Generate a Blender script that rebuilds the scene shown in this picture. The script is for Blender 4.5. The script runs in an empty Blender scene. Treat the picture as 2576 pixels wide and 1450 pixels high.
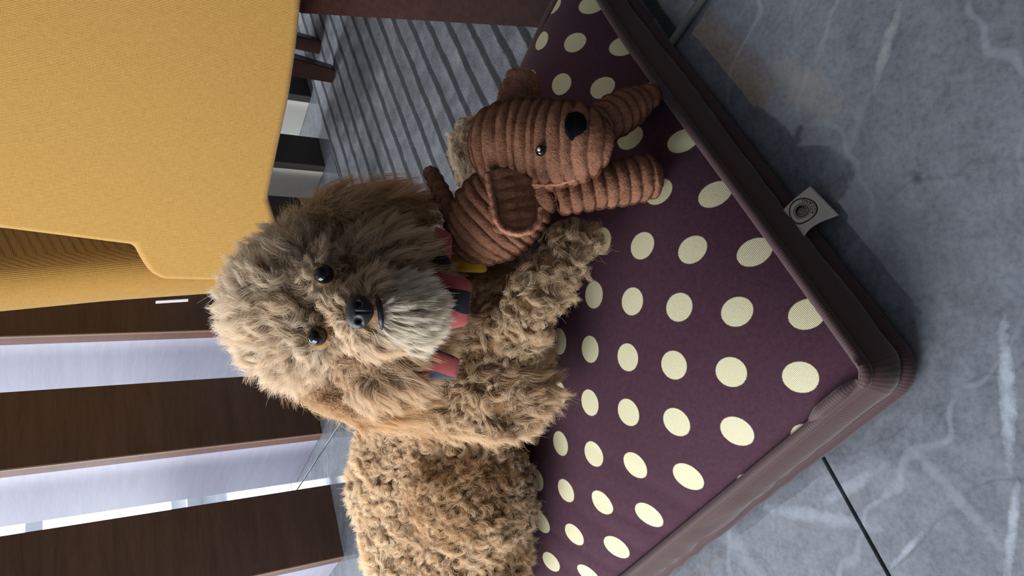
import bpy, bmesh, math, random
import numpy as np
from mathutils import Matrix, Vector
random.seed(4); rng = np.random.default_rng(7)
SC = bpy.context.scene; COL = SC.collection
R = math.radians

# ------------------------------------------------------------------ camera (the photograph is a phone picture lying on its side)
F = 1775.0; PITCH = R(33.3); H = 0.58
CAM = np.array([0, 0, H])
FW = np.array([0, math.cos(PITCH), -math.sin(PITCH)]); UP = np.array([0, math.sin(PITCH), math.cos(PITCH)]); RT = np.array([1.0, 0, 0])
cd = bpy.data.cameras.new('camera'); cam = bpy.data.objects.new('camera', cd); COL.objects.link(cam)
cd.sensor_fit = 'HORIZONTAL'; cd.sensor_width = 36; cd.lens = F * 36 / 2576; cd.clip_start = .02
m = Matrix.Identity(4)
for i in range(3):
    m[i][0] = -UP[i]; m[i][1] = RT[i]; m[i][2] = -FW[i]; m[i][3] = CAM[i]
cam.matrix_world = m
SC.camera = cam
cd.dof.use_dof = False

# ------------------------------------------------------------------ world, light, exposure
w = bpy.data.worlds.new('world'); SC.world = w; w.use_nodes = True
bg = w.node_tree.nodes['Background']; bg.inputs[0].default_value = (.80, .88, 1, 1); bg.inputs[1].default_value = .40
def area(name, loc, aim, sx, sy, power, col):
    ld = bpy.data.lights.new(name, 'AREA'); ld.shape = 'RECTANGLE'; ld.size = sx; ld.size_y = sy
    ld.energy = power; ld.color = col
    o = bpy.data.objects.new(name, ld); COL.objects.link(o); o.location = loc
    o.rotation_euler = (Vector(aim) - Vector(loc)).to_track_quat('-Z', 'Y').to_euler()
    return o
area('window_light_left', (-1.15, .55, .78), (.1, .75, .12), .9, .9, 25, (.95, .97, 1))
area('window_light_back', (-1.25, 3.15, 1.6), (-.1, .7, .2), 1.6, 1.6, 120, (.90, .95, 1))
SC.view_settings.view_transform = 'Standard'; SC.view_settings.look = 'None'
SC.view_settings.gamma = 1; SC.view_settings.exposure = 0.2; SC.view_settings.use_curve_mapping = False
cy = SC.cycles
cy.max_bounces = 6; cy.diffuse_bounces = 3; cy.glossy_bounces = 3; cy.transmission_bounces = 3; cy.transparent_max_bounces = 4
cy.use_adaptive_sampling = True; cy.adaptive_threshold = .03; cy.caustics_reflective = False; cy.caustics_refractive = False
SC.cycles_curves.shape = 'RIBBONS'; SC.cycles_curves.subdivisions = 2

# ------------------------------------------------------------------ helpers
def W(x, y, D):
    """point at axial distance D (metres) seen at photograph position x, y"""
    return CAM + D * (FW + (725 - y) / F * RT - (x - 1288) / F * UP)
def ray(x, y): return FW + (725 - y) / F * RT - (x - 1288) / F * UP
def S(c):
    """sRGB 0-255 to linear"""
    o = []
    for v in c[:3]:
        v = v / 255
        o.append(v / 12.92 if v <= .04045 else ((v + .055) / 1.055) ** 2.4)
    return (*o, 1)
def nrm(v): return v / np.maximum(np.linalg.norm(v, axis=-1, keepdims=True), 1e-9)
class Mat:
    def __init__(s, name, col, rough=.7, spec=.3, **kw):
        s.m = bpy.data.materials.new(name); s.m.use_nodes = True; s.t = s.m.node_tree; s.n = s.t.nodes
        s.b = s.n['Principled BSDF']; s.b.inputs['Base Color'].default_value = S(col)
        s.b.inputs['Roughness'].default_value = rough; s.b.inputs['Specular IOR Level'].default_value = spec
        for k, v in kw.items(): s.b.inputs[k.replace('_', ' ')].default_value = v
    def node(s, typ, **kw):
        n = s.n.new(typ)
        for k, v in kw.items():
            if k.startswith('i_'):
                n.inputs[k[2:].replace('_', ' ')].default_value = v
            else: setattr(n, k, v)
        return n
    def link(s, a, b): s.t.links.new(a, b)
    def coord(s, kind='Object', scale=(1, 1, 1), rot=(0, 0, 0)):
        c = s.node('ShaderNodeTexCoord'); mp = s.node('ShaderNodeMapping')
        mp.inputs['Scale'].default_value = scale; mp.inputs['Rotation'].default_value = rot
        s.link(c.outputs[kind], mp.inputs['Vector']); return mp.outputs[0]
    def noise(s, vec, scale, detail=4, rough=.5, dist=0):
        n = s.node('ShaderNodeTexNoise'); n.inputs['Scale'].default_value = scale; n.inputs['Detail'].default_value = detail
        n.inputs['Roughness'].default_value = rough; n.inputs['Distortion'].default_value = dist
        s.link(vec, n.inputs['Vector']); return n.outputs[0]
    def ramp(s, fac, stops, interp='LINEAR'):
        r = s.node('ShaderNodeValToRGB'); r.color_ramp.interpolation = interp
        e = r.color_ramp.elements
        while len(e) < len(stops): e.new(.5)
        for q, (p, c) in zip(e, stops): q.position = p; q.color = S(c) if len(c) == 3 else c
        s.link(fac, r.inputs[0]); return r.outputs[0]
    def mix(s, fac, a, b, mode='MIX'):
        n = s.node('ShaderNodeMix', data_type='RGBA', blend_type=mode)
        for sock, v in ((n.inputs[0], fac), (n.inputs[6], a), (n.inputs[7], b)):
            if hasattr(v, 'links') or hasattr(v, 'is_linked'): s.link(v, sock)
            else: sock.default_value = v if isinstance(v, float) else (S(v) if len(v) == 3 else v)
        return n.outputs[2]
    def math(s, op, a, b=0.0, clamp=False):
        n = s.node('ShaderNodeMath', operation=op, use_clamp=clamp)
        for sock, v in ((n.inputs[0], a), (n.inputs[1], b)):
            if hasattr(v, 'is_linked'): s.link(v, sock)
            else: sock.default_value = v
        return n.outputs[0]
    def col(s, c): s.link(c, s.b.inputs['Base Color']); return s
    def bump(s, h, strength=.4, dist=.001):
        b = s.node('ShaderNodeBump'); b.inputs['Strength'].default_value = strength; b.inputs['Distance'].default_value = dist
        s.link(h, b.inputs['Height']); s.link(b.outputs[0], s.b.inputs['Normal']); return s

def link(name, me, mat=None, parent=None, smooth=True):
    o = bpy.data.objects.new(name, me); COL.objects.link(o)
    mats = mat if isinstance(mat, (list, tuple)) else [mat]
    for q in mats:
        if q is not None: me.materials.append(q.m if isinstance(q, Mat) else q)
    if parent is not None:
        o.parent = parent; o.matrix_parent_inverse = Matrix.Translation(-WL[parent.name]) if parent.name in WL else Matrix.Identity(4)
    if smooth and hasattr(me, 'polygons'):
        me.polygons.foreach_set('use_smooth', [True] * len(me.polygons))
    return o
WL = {}
def empty(name, loc):
    o = bpy.data.objects.new(name, None); COL.objects.link(o); o.location = loc; o.empty_display_size = .05
    WL[o.name] = Vector(loc); return o
def tag(o, label=None, cat=None, group=None, kind=None):
    for k, v in (('label', label), ('category', cat), ('group', group), ('kind', kind)):
        if v: o[k] = v
    return o
def mesh(name, V, Fc):
    me = bpy.data.meshes.new(name); me.from_pydata([tuple(v) for v in V], [], [tuple(f) for f in Fc]); me.update(); return me
def gridmesh(name, P, close_u=False, close_v=False, caps=False):
    """P (nu, nv, 3) array to a quad mesh"""
    nu, nv = P.shape[:2]; V = P.reshape(-1, 3); i = np.arange(nu if close_u else nu - 1); j = np.arange(nv if close_v else nv - 1)
    I, J = np.meshgrid(i, j, indexing='ij'); I2 = (I + 1) % nu; J2 = (J + 1) % nv
    Q = np.stack([I * nv + J, I2 * nv + J, I2 * nv + J2, I * nv + J2], -1).reshape(-1, 4).tolist()
    if caps:
        Q.append([int(k) for k in range(nv)][::-1]); Q.append([int((nu - 1) * nv + k) for k in range(nv)])
    me = bpy.data.meshes.new(name); me.from_pydata(V.tolist(), [], Q); me.update(); return me
def prism(name, poly, vec, mat, parent=None, bevel=0, seg=3, smooth=True):
    """polygon (3-D points) pushed along vec, with rounded edges"""
    bm = bmesh.new(); n = len(poly)
    a = [bm.verts.new(tuple(p)) for p in poly]; b = [bm.verts.new(tuple(np.array(p) + vec)) for p in poly]
    bm.faces.new(a); bm.faces.new(b[::-1])
    for i in range(n): bm.faces.new([a[i], b[i], b[(i + 1) % n], a[(i + 1) % n]][::-1])
    bmesh.ops.recalc_face_normals(bm, faces=bm.faces)
    if bevel: bmesh.ops.bevel(bm, geom=bm.edges[:], offset=bevel, segments=seg, profile=.5, affect='EDGES', clamp_overlap=True)
    me = bpy.data.meshes.new(name); bm.to_mesh(me); bm.free()
    o = link(name, me, mat, parent, smooth)
    if smooth:
        md = o.modifiers.new('wn', 'WEIGHTED_NORMAL'); md.keep_sharp = True
    return o
def box(name, c, ex, ey, ez, mat, parent=None, bevel=0, seg=2):
    """box from its corner c and three edge vectors"""
    c, ex, ey, ez = map(np.array, (c, ex, ey, ez))
    return prism(name, [c, c + ex, c + ex + ey, c + ey], ez, mat, parent, bevel, seg, smooth=bevel > 0)
def frame(t):
    t = np.array(t, float); t /= np.linalg.norm(t); a = np.array([0, 0, 1.0]) if abs(t[2]) < .9 else np.array([1.0, 0, 0])
    u = np.cross(a, t); u /= np.linalg.norm(u); return t, u, np.cross(t, u)
def sweep(pts, rads, n=10, close=True, flat=1.0, up=None, rib=None):
    """tube round a polyline, (len, n, 3)"""
    pts = np.array(pts, float); T = nrm(np.gradient(pts, axis=0)); out = []
    u0 = frame(T[0])[1] if up is None else np.array(up, float)
    th = np.linspace(0, 2 * math.pi, n, endpoint=False)
    for p, t, r in zip(pts, T, rads):
        u = u0 - t * (u0 @ t); u /= np.linalg.norm(u); v = np.cross(t, u); u0 = u
        out.append(p + r * (np.cos(th)[:, None] * u + flat * np.sin(th)[:, None] * v))
    return np.array(out)
def resample(pts, n, k=3):
    pts = np.array(pts, float); d = np.r_[0, np.cumsum(np.linalg.norm(np.diff(pts[:, :3], axis=0), axis=1))]
    s = np.linspace(0, d[-1], n); q = np.stack([np.interp(s, d, pts[:, i]) for i in range(pts.shape[1])], 1)
    if k:
        for _ in range(k):
            q[1:-1] = .25 * q[:-2] + .5 * q[1:-1] + .25 * q[2:]
    return q
def wob(P, f, seed, amp=1.0):
    """smooth vector noise, (N,3)->(N,3)"""
    r = np.random.default_rng(seed); o = np.zeros_like(P)
    for a in (1, 1.9, 3.1):
        K = r.normal(size=(3, 3)) * f * a; ph = r.uniform(0, 6.28, 3)
        o += np.sin(P @ K + ph) / a
    return o * amp

# ------------------------------------------------------------------ materials
def wood(name, dark, light, rough=.45, sc=(60, 1.2, 60), rot=(0, 0, 0)):
    M = Mat(name, dark, rough, .35); v = M.coord('Object', sc, rot)
    n = M.noise(v, 1.0, 5, .6, .4); n2 = M.noise(v, 7.0, 2, .5)
    M.col(M.mix(.3, M.ramp(n, [(.3, dark), (.7, light)]), M.ramp(n2, [(.35, dark), (.65, light)]))); return M
fin_dark = wood('dark_laminate', (54, 38, 31), (74, 54, 43), .42, (4, 4, 40))
fin_edge = wood('edge_banding', (92, 54, 40), (108, 66, 48), .4, (4, 4, 30))
fin_line = wood('edge_banding_line', (128, 100, 76), (142, 112, 88), .4, (4, 4, 30))
fin_white = wood('white_laminate', (166, 163, 180), (182, 179, 194), .35, (5, 5, 60))
leg_wood = wood('leg_wood', (52, 31, 27), (80, 51, 43), .35, (90, 90, 5))

def make_marble():
    M = Mat('grey_marble_tile', (110, 116, 126), .22, .5); v = M.coord('Object')
    n = M.noise(v, 5.5, 8, .62, .6); n2 = M.noise(v, 34, 6, .65); n3 = M.noise(v, 190, 3, .6)
    c = M.ramp(n, [(.28, (80, 83, 88)), (.5, (102, 106, 113)), (.72, (128, 133, 141))])
    c = M.mix(.45, c, M.ramp(n2, [(.35, (76, 79, 85)), (.65, (126, 131, 141))]))
    c = M.mix(.18, c, M.ramp(n3, [(.3, (60, 62, 66)), (.6, (142, 148, 158))]))
    def vein(rot, scale, dist, lo, colr, amt, off=(0, 0, 0)):
        mp = M.coord('Object', (scale, scale, 1), rot); 
        nz = M.noise(mp, .8, 5, .6)
        wv = M.node('ShaderNodeTexWave', wave_type='BANDS', bands_direction='X'); M.link(mp, wv.inputs['Vector'])
        wv.inputs['Scale'].default_value = 1; wv.inputs['Distortion'].default_value = dist; wv.inputs['Detail'].default_value = 4; wv.inputs['Detail Scale'].default_value = 1.3
        f = M.ramp(wv.outputs[1], [(lo, (0, 0, 0)), (1, (255, 255, 255))])
        f = M.math('MULTIPLY', M.math('MULTIPLY', f, M.math('SMOOTH_MIN', M.math('MULTIPLY', M.math('SUBTRACT', nz, .42), 5.0), 1.0), True), amt)
        return f
    c = M.mix(vein((0, 0, .5), 1.3, 9, .985, 0, .28), c, (180, 186, 194))
    c = M.mix(vein((0, 0, 1.9), 2.1, 12, .99, 0, .3), c, (178, 186, 198))
    c = M.mix(vein((0, 0, 2.7), 2.6, 10, .994, 0, .35), c, (58, 60, 66))
    # light streaks printed across the tile, as lens-shaped patches at fixed places
    tc = M.node('ShaderNodeTexCoord'); wn = M.noise(v, 60, 5, .7)
    def blob(p, q, wid, lo=.35):
        p = np.array(p); q = np.array(q); cen = (p + q) / 2; L = np.linalg.norm(q - p) / 2; a = math.atan2(q[1] - p[1], q[0] - p[0])
        mp = M.node('ShaderNodeMapping', vector_type='TEXTURE'); M.link(tc.outputs['Object'], mp.inputs[0])
        mp.inputs['Location'].default_value = (cen[0], cen[1], 0); mp.inputs['Rotation'].default_value = (0, 0, a); mp.inputs['Scale'].default_value = (L, wid, 1)
        sx = M.node('ShaderNodeSeparateXYZ'); M.link(mp.outputs[0], sx.inputs[0])
        r2 = M.math('ADD', M.math('POWER', M.math('ABSOLUTE', sx.outputs[0]), 2.0), M.math('POWER', M.math('ABSOLUTE', sx.outputs[1]), 2.0))
        return M.math('MULTIPLY', M.math('ADD', M.math('SUBTRACT', 1.0, r2), M.math('MULTIPLY', M.math('SUBTRACT', wn, .5), 3.4)), .9, True)
    fl = lambda x, y: (CAM + ray(x, y) * (-H / ray(x, y)[2]))[:2]
    for p, q, wd, cc, am in [((2275, -20), (2195, 225), .0055, (176, 178, 176), .7), ((2190, 215), (2110, 440), .006, (140, 145, 152), .6),
                             ((2520, 780), (2545, 1200), .006, (196, 204, 216), .75), ((2560, 1180), (2530, 1500), .004, (196, 204, 216), .7),
                             ((1880, 1270), (2230, 1330), .008, (176, 184, 196), .5), ((2240, 1060), (2570, 1440), .006, (150, 156, 164), .55),
                             ((2240, 1430), (2330, 1330), .003, (186, 194, 206), .6), ((2050, 1280), (2230, 1170), .006, (176, 184, 196), .5)]:
        c = M.mix(M.math('MULTIPLY', blob(fl(*p), fl(*q), wd), am * .62), c, cc)
    c = M.mix(M.math('MULTIPLY', blob(fl(1930, 150), fl(2130, 300), .021), .30), c, (168, 158, 138))  # beige patch: a soft reflection on the floor, painted into the tile colour
    c = M.mix(M.math('MULTIPLY', blob(fl(2290, 425), fl(2320, 470), .006), .8), c, (48, 49, 54))
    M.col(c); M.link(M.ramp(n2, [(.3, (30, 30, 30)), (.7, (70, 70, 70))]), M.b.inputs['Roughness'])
    M.bump(n3, .06, .0006); return M
marble = make_marble()
post_dark = Mat('charcoal_laminate', (66, 62, 60), .5, .3); post_cream = Mat('cream_laminate', (236, 232, 222), .5, .3)
grout = Mat('dark_grout', (44, 42, 38), .9)

def make_rug():
    M = Mat('striped_rug_pile', (130, 132, 138), .95, .1, Sheen_Weight=.15); 
    v = M.coord('UV'); n = M.noise(v, 9, 3, .6); nf = M.noise(v, 420, 2, .7); nm = M.noise(v, 30, 4, .65)
    sx = M.node('ShaderNodeSeparateXYZ'); M.link(v, sx.inputs[0])
    t = M.math('ADD', sx.outputs[1], M.math('MULTIPLY', M.math('SUBTRACT', M.noise(v, 14, 4, .6), .5), .013))
    t = M.math('ADD', t, M.math('MULTIPLY', M.math('SUBTRACT', nf, .5), .006))
    t = M.math('FRACT', M.math('MULTIPLY', M.math('ADD', t, -.2403 + .0075 + .45), 1 / .0450))
    c = M.ramp(t, [(.0, (38, 40, 43)), (.27, (38, 40, 44)), (.36, (176, 179, 186)), (.95, (170, 173, 181)), (1, (44, 46, 50))])
    c = M.mix(.14, c, M.ramp(nf, [(.3, (70, 72, 76)), (.7, (190, 194, 200))])); c = M.mix(1.0, c, M.ramp(nm, [(.3, (178, 178, 180)), (.7, (255, 255, 255))]), 'MULTIPLY'); c = M.mix(1.0, c, M.ramp(n, [(.3, (196, 198, 202)), (.7, (255, 255, 255))]), 'MULTIPLY')
    M.col(c); M.bump(nf, .8, .003); return M
rug_m = make_rug(); rug_dark = Mat('rug_binding', (118, 118, 116), .9)

def make_weave(name, c1, c2, c3, su, sv, rough=.9):
    """coarse woven cloth: rows of little stitches"""
    M = Mat(name, c2, rough, .15, Sheen_Weight=.25, Sheen_Roughness=.5); v = M.coord('UV')
    nz = M.noise(v, 55, 3, .6); sx = M.node('ShaderNodeSeparateXYZ'); M.link(v, sx.inputs[0])
    U = M.math('ADD', M.math('MULTIPLY', sx.outputs[0], su), M.math('MULTIPLY', nz, 1.0)); V = M.math('MULTIPLY', sx.outputs[1], sv)
    a = M.math('SINE', U); b = M.math('SINE', M.math('ADD', V, M.math('MULTIPLY', M.math('SIGN', a), 1.57)))
    h = M.math('ADD', M.math('MULTIPLY', M.math('ABSOLUTE', a), .6), M.math('MULTIPLY', M.math('ADD', b, 1.0), .25))
    st = M.noise(M.coord('UV', (6, 120, 1)), 12, 3, .6); st2 = M.noise(M.coord('UV', (120, 6, 1)), 12, 3, .6)
    f = M.math('ADD', h, M.math('ADD', M.math('MULTIPLY', M.math('SUBTRACT', st, .5), .9), M.math('MULTIPLY', M.math('SUBTRACT', st2, .5), .9)))
    M.col(M.ramp(f, [(.0, c1), (.4, c2), (.95, c3)])); M.bump(h, .5, .0012); return M
yellow = make_weave('mustard_weave', (134, 96, 44), (190, 143, 70), (210, 167, 93), 1500, 2400)

def make_polka():
    M = Mat('polka_dot_canvas', (76, 46, 60), .85, .15, Sheen_Weight=.08)
    v = M.coord('UV'); fr = M.node('ShaderNodeVectorMath', operation='FRACTION')
    ad = M.node('ShaderNodeVectorMath', operation='ADD'); ad.inputs[1].default_value = (100.5, 100.5, 0); M.link(v, ad.inputs[0]); M.link(ad.outputs[0], fr.inputs[0])
    sb = M.node('ShaderNodeVectorMath', operation='SUBTRACT'); sb.inputs[1].default_value = (.5, .5, 0); M.link(fr.outputs[0], sb.inputs[0])
    sx = M.node('ShaderNodeSeparateXYZ'); M.link(sb.outputs[0], sx.inputs[0])
    r = M.math('SQRT', M.math('ADD', M.math('POWER', M.math('ABSOLUTE', sx.outputs[0]), 2.0), M.math('POWER', M.math('ABSOLUTE', sx.outputs[1]), 2.0)))
    sv = M.node('ShaderNodeSeparateXYZ'); M.link(v, sv.inputs[0])
    k = 2 * math.pi * 34
    g = M.math('MULTIPLY', M.math('SINE', M.math('MULTIPLY', sv.outputs[0], k)), M.math('SINE', M.math('MULTIPLY', sv.outputs[1], k)))
    r = M.math('ADD', r, M.math('MULTIPLY', g, .006))
    dot = M.ramp(r, [(.243, (255, 255, 255)), (.252, (0, 0, 0))])
    n = M.noise(M.coord('Object'), 220, 3, .6)
    base = M.mix(M.math('ADD', M.math('MULTIPLY', g, .5), .5), (50, 27, 38), (84, 52, 67)); base = M.mix(.25, base, M.ramp(n, [(.3, (48, 26, 36)), (.7, (88, 58, 72))]))
    dc = M.mix(M.math('MULTIPLY', M.math('ADD', g, 1.0), .5), (206, 198, 160), (230, 224, 188))
    M.col(M.mix(dot, base, dc)); M.bump(g, .35, .0005); return M
polka = make_polka()
def make_band(name, a, b, sc=900):
    M = Mat(name, a, .7, .3, Sheen_Weight=.22, Sheen_Roughness=.4); v = M.coord('UV')
    sx = M.node('ShaderNodeSeparateXYZ'); M.link(v, sx.inputs[0]); s = M.math('SINE', M.math('MULTIPLY', sx.outputs[0], sc * 2.6))
    M.col(M.mix(M.math('ADD', M.math('MULTIPLY', s, .25), .5), a, b)); M.bump(s, .12, .0005); return M
band = make_band('brown_velvet', (70, 50, 48), (88, 66, 64)); band_dark = make_band('brown_velvet_piping', (64, 46, 48), (86, 64, 66))
def plush(name, a, b, c):
    M = Mat(name, b, .95, .1, Sheen_Weight=.5, Sheen_Roughness=.5); M.b.inputs['Sheen Tint'].default_value = S((230, 170, 140)); v = M.coord('Object')
    n = M.noise(v, 520, 3, .7); n2 = M.noise(v, 60, 3, .6)
    M.col(M.mix(.4, M.ramp(n, [(.28, a), (.5, b), (.75, c)]), M.ramp(n2, [(.3, a), (.7, c)]))); M.bump(n, 1.0, .0022); return M
toy_m = plush('brown_corduroy', (84, 54, 40), (138, 93, 70), (182, 132, 106)); toy_in = plush('pink_brown_plush', (150, 98, 76), (194, 138, 112), (222, 166, 138))
toy_black = Mat('black_plush', (12, 13, 17), .95, .1); toy_black.bump(toy_black.noise(toy_black.coord('Object'), 520, 3, .7), 1.0, .002)

# ------------------------------------------------------------------ room: floor of tiles, walls
AX = np.array([math.cos(R(34.6)), math.sin(R(34.6)), 0]); BX = np.array([-AX[1], AX[0], 0])
floor = link('floor', mesh('floor', [(-4, -2, -.012), (4, -2, -.012), (4, 4.6, -.012), (-4, 4.6, -.012)], [(0, 1, 2, 3)]), grout); tag(floor, kind='structure')
g0 = np.array([-.193, .347, 0])           # a point on the joint seen in front
TB = .80; TA = 1.60
tile_me = None
for j in range(-6, 9):
    for i in range(-4, 6):
        c = g0 + BX * (j * TB) + AX * (i * TA + (.62 if j % 2 else -.35))
        cen = c + AX * TA / 2 + BX * TB / 2
        if not (-4.2 < cen[0] < 4.2 and -2.4 < cen[1] < 5.0): continue
        g = .0016
        if tile_me is None:
            P = [np.array([g, g, -.012]), np.array([TA - g, g, -.012]), np.array([TA - g, TB - g, -.012]), np.array([g, TB - g, -.012])]
        # every tile keeps world coordinates so that the stone's print runs on; thin bevelled slab
        pts = [c + AX * p[0] + BX * p[1] + np.array([0, 0, -.012]) for p in P]
        bm = bmesh.new(); lo = [bm.verts.new(tuple(p)) for p in pts]; hi = [bm.verts.new(tuple(p + np.array([0, 0, .011]))) for p in pts]
        cc = sum(pts) / 4; top = [bm.verts.new(tuple(p + (cc - p) / np.linalg.norm(cc - p) * .001 + np.array([0, 0, .012]))) for p in pts]
        for k in range(4):
            q = (k + 1) % 4
            bm.faces.new([lo[k], lo[q], hi[q], hi[k]]); bm.faces.new([hi[k], hi[q], top[q], top[k]])
        bm.faces.new(top); me = bpy.data.meshes.new('tile'); bm.to_mesh(me); bm.free()
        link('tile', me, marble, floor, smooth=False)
wall_m = Mat('white_wall_paint', (226, 228, 232), .8); frame_m = Mat('white_window_frame', (222, 226, 232), .5)
pane_m = Mat('bright_window_pane', (255, 255, 255), .3); pane_m.b.inputs['Emission Color'].default_value = (.88, .95, 1, 1); pane_m.b.inputs['Emission Strength'].default_value = 4.0
wc = np.array([-.63, 1.603, 0]) + BX * 1.75      # window wall stands behind the fins
wA = np.array([.857, .515, 0]); wB = np.array([-.515, .857, 0])
def wbox(name, a0, a1, z0, z1, d0, d1, mat, parent=None, bevel=0):
    return box(name, wc + wA * a0 + wB * d0 + np.array([0, 0, z0]), wA * (a1 - a0), wB * (d1 - d0), np.array([0, 0, z1 - z0]), mat, parent, bevel)
dim_m = Mat('taupe_shade_wall', (96, 90, 86), .85)  # dark tone for the two added light-blocking walls
wr_ = box('shade_wall_right', (2.1, -1.6, 0), (.1, 0, 0), (0, 6, 0), (0, 0, 2.6), dim_m); tag(wr_, kind='structure')  # unseen wall, added to keep sky light off the right side
wr_ = box('shade_wall_behind', (-1.2, -1.6, 0), (3.3, 0, 0), (0, .1, 0), (0, 0, 2.6), dim_m); tag(wr_, kind='structure')  # unseen wall behind the camera, also added to block sky light
wb = wbox('wall_back', -1.6, 4.2, 2.25, 2.6, 0, .15, wall_m); tag(wb, kind='structure')
wbox('sill_wall', -1.6, 4.2, 0, .06, 0, .15, wall_m, wb); wbox('pier', 1.5, 4.2, .06, 2.25, 0, .15, wall_m, wb)
wn = wbox('window_1', -1.6, 1.5, .06, .12, .04, .11, frame_m); tag(wn, kind='structure')
for a in (-1.6, -.95, -.28, .39, 1.06, 1.44): wbox('window_frame', a, a + .06, .12, 2.2, .04, .11, frame_m, wn)
wbox('window_rail', -1.6, 1.5, .60, .66, .045, .105, frame_m, wn); wbox('window_rail', -1.6, 1.5, 2.2, 2.25, .04, .11, frame_m, wn)
for a in (-1.54, -.89, -.22, .45, 1.12):
    wbox('pane', a, a + (.61 if a < 1 else .32), .12, .60, .07, .078, pane_m, wn); wbox('pane', a, a + (.61 if a < 1 else .32), .66, 2.2, .07, .078, pane_m, wn)
cl = box('ceiling', (-4, -2, 2.6), (8, 0, 0), (0, 6.6, 0), (0, 0, .05), wall_m); tag(cl, kind='structure')

# ------------------------------------------------------------------ partition fins
fdir = np.array([.829, .56, 0]); sdir = np.array([-.622, .783, 0])
def fin(c, wd, dep, h, label, group, th=.034):
    c = np.array([c[0], c[1], 0.0]); t = tag(empty('partition_fin', c), label, 'partition', group); z = np.array([0, 0, h])
    box('front_board', c + sdir * .0, fdir * wd, sdir * th, z, fin_dark, t, .0012)
    box('edge_strip', c - fdir * .0015 + sdir * .007, fdir * .003, sdir * (th - .007), z, fin_edge, t, .0005)
    box('edge_line', c - fdir * .0018 + sdir * .001, fdir * .003, sdir * .006, z, fin_line, t, .0005)
    box('side_board', c + sdir * th, fdir * (wd * .35), sdir * (dep - th), z, fin_white, t, .001)
    return t
places = ['dark front tall fin at the far left, its bottom corner beside the poodle\'s rump', 'dark front tall fin second from the left, ending above the poodle\'s back',
          'dark front tall fin just left of the mustard armchair, mostly behind it', None, None]
for k in range(3):
    fin(np.array([-.63, 1.603]) + k * np.array([.262, .157]), .175, .286, 2.55, places[k], 'dark and white partition fins')
for k, lb in ((0, 'short dark and white post under the armchair, nearer the poodle'), (1, 'short dark and white post under the armchair, nearer the dark table leg')):
    c = np.array([.305, 1.735]) + k * np.array([.2, .113]); c = np.array([c[0], c[1], 0.0])
    t = tag(empty('cabinet_post', c), lb, 'post', 'posts seen under the armchair')
    box('front_board', c, fdir * .098, sdir * .02, (0, 0, .25), post_dark, t, .001); box('side_board', c + sdir * .02, fdir * .05, sdir * .15, (0, 0, .25), post_cream, t, .001)
c = np.array([.175, 1.66, 0])
t = tag(empty('cabinet_post', c), 'short dark and white post under the armchair, its side half hidden by the poodle\'s ear', 'post', 'posts seen under the armchair')
box('front_board', c - fdir * .03, fdir * .08, sdir * .02, (0, 0, .25), post_dark, t, .001); box('side_board', c - fdir * .03 + sdir * .02, fdir * .05, sdir * .15, (0, 0, .25), post_cream, t, .001)

# ------------------------------------------------------------------ rug
rd = np.array([.80, .60, 0]); rd /= np.linalg.norm(rd); rn = np.array([-rd[1], rd[0], 0])
rc = np.array([.285, .536, 0])                          # near edge passes here, along rn
q0 = np.array([.392, 1.715, 0]); far = (q0 - rc) @ rn   # far edge
nu, nv = 90, 110
uu = np.linspace(-.0, 1.5, nu); vv = np.linspace(-.35, far, nv); Ug, Vg = np.meshgrid(uu, vv, indexing='ij')
P = rc + Ug[..., None] * rd + Vg[..., None] * rn
P[..., 2] = .006 + .0012 * np.sin(Vg * 2 * math.pi / .045 + .6) + .0015 * np.sin(Ug * 9 + Vg * 21) * np.clip((Vg - .6) / .4, 0, 1)
rug = link('striped_rug', gridmesh('rug', P), rug_m); tag(rug, 'light grey rug with dark grey stripes lying beyond and under the cushion', 'rug')
uvl = rug.data.uv_layers.new(name='UVMap'); li = np.empty(len(rug.data.loops), int); rug.data.loops.foreach_get('vertex_index', li)
uvl.data.foreach_set('uv', np.stack([Ug.ravel()[li], Vg.ravel()[li]], 1).ravel())
bd = link('binding', gridmesh('binding', sweep(np.array([rc + rn * v + np.array([0, 0, .005]) for v in np.linspace(-.35, far, 60)]), np.full(60, .0045), 8), close_v=True), rug_dark, rug)

# ------------------------------------------------------------------ armchair
CP = np.array([.40, 1.01, 0]); CT = np.array([-.806, .592, 0]); CN = np.array([.592, .806, 0])   # near face: point, direction, inwards
def onplane(x, y, off=0.0):
    v = ray(x, y); t = ((CP + CN * off - CAM) @ CN) / (v @ CN); return CAM + v * t
chair = tag(empty('armchair', (.45, 1.4, 0)), 'mustard yellow woven armchair with dark tapered wooden legs', 'armchair')
near = [onplane(*p) for p in [(-420, -420), (-420, 530), (0, 580), (337, 622), (352, 655), (378, 692), (410, 708), (660, 712), (705, 690), (722, 640), (676, 500), (709, 343), (731, 242), (748, 126), (758, 30), (790, -420)]]
sh = prism('side_panel', near, CN * .13, yellow, chair, .018, 5)
edge_px = [(-420, 846), (-200, 824), (0, 806), (270, 778), (530, 758), (700, 742), (760, 738), (900, 735)]
eL = np.array([onplane(x, y, .20) for x, y in edge_px])       # free front edge of the far arm, seen against the fins
prof = [(.0, .30), (.0, .12), (.0, .05), (.003, .026), (.014, .008), (.034, .0), (.058, .0), (.080, .010), (.093, .03), (.099, .06), (.101, .12), (.104, .20), (.108, .30), (.115, .38), (.15, .405), (.25, .41), (.42, .41), (.42, .45), (.05, .45), (.01, .42)]
zb = onplane(700, 380)[2] - .0
P = np.array([[e - CT * (a + 0) + CN * b for a, b in prof] for e in resample(eL, 40, 1) if e[2] > zb])
link('far_arm', gridmesh('far_arm', P, close_v=True, caps=True), yellow, chair)
seat = [onplane(x, y, .12) for x, y in [(352, 640), (350, 100), (640, 100), (640, 690), (420, 700)]]
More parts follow.
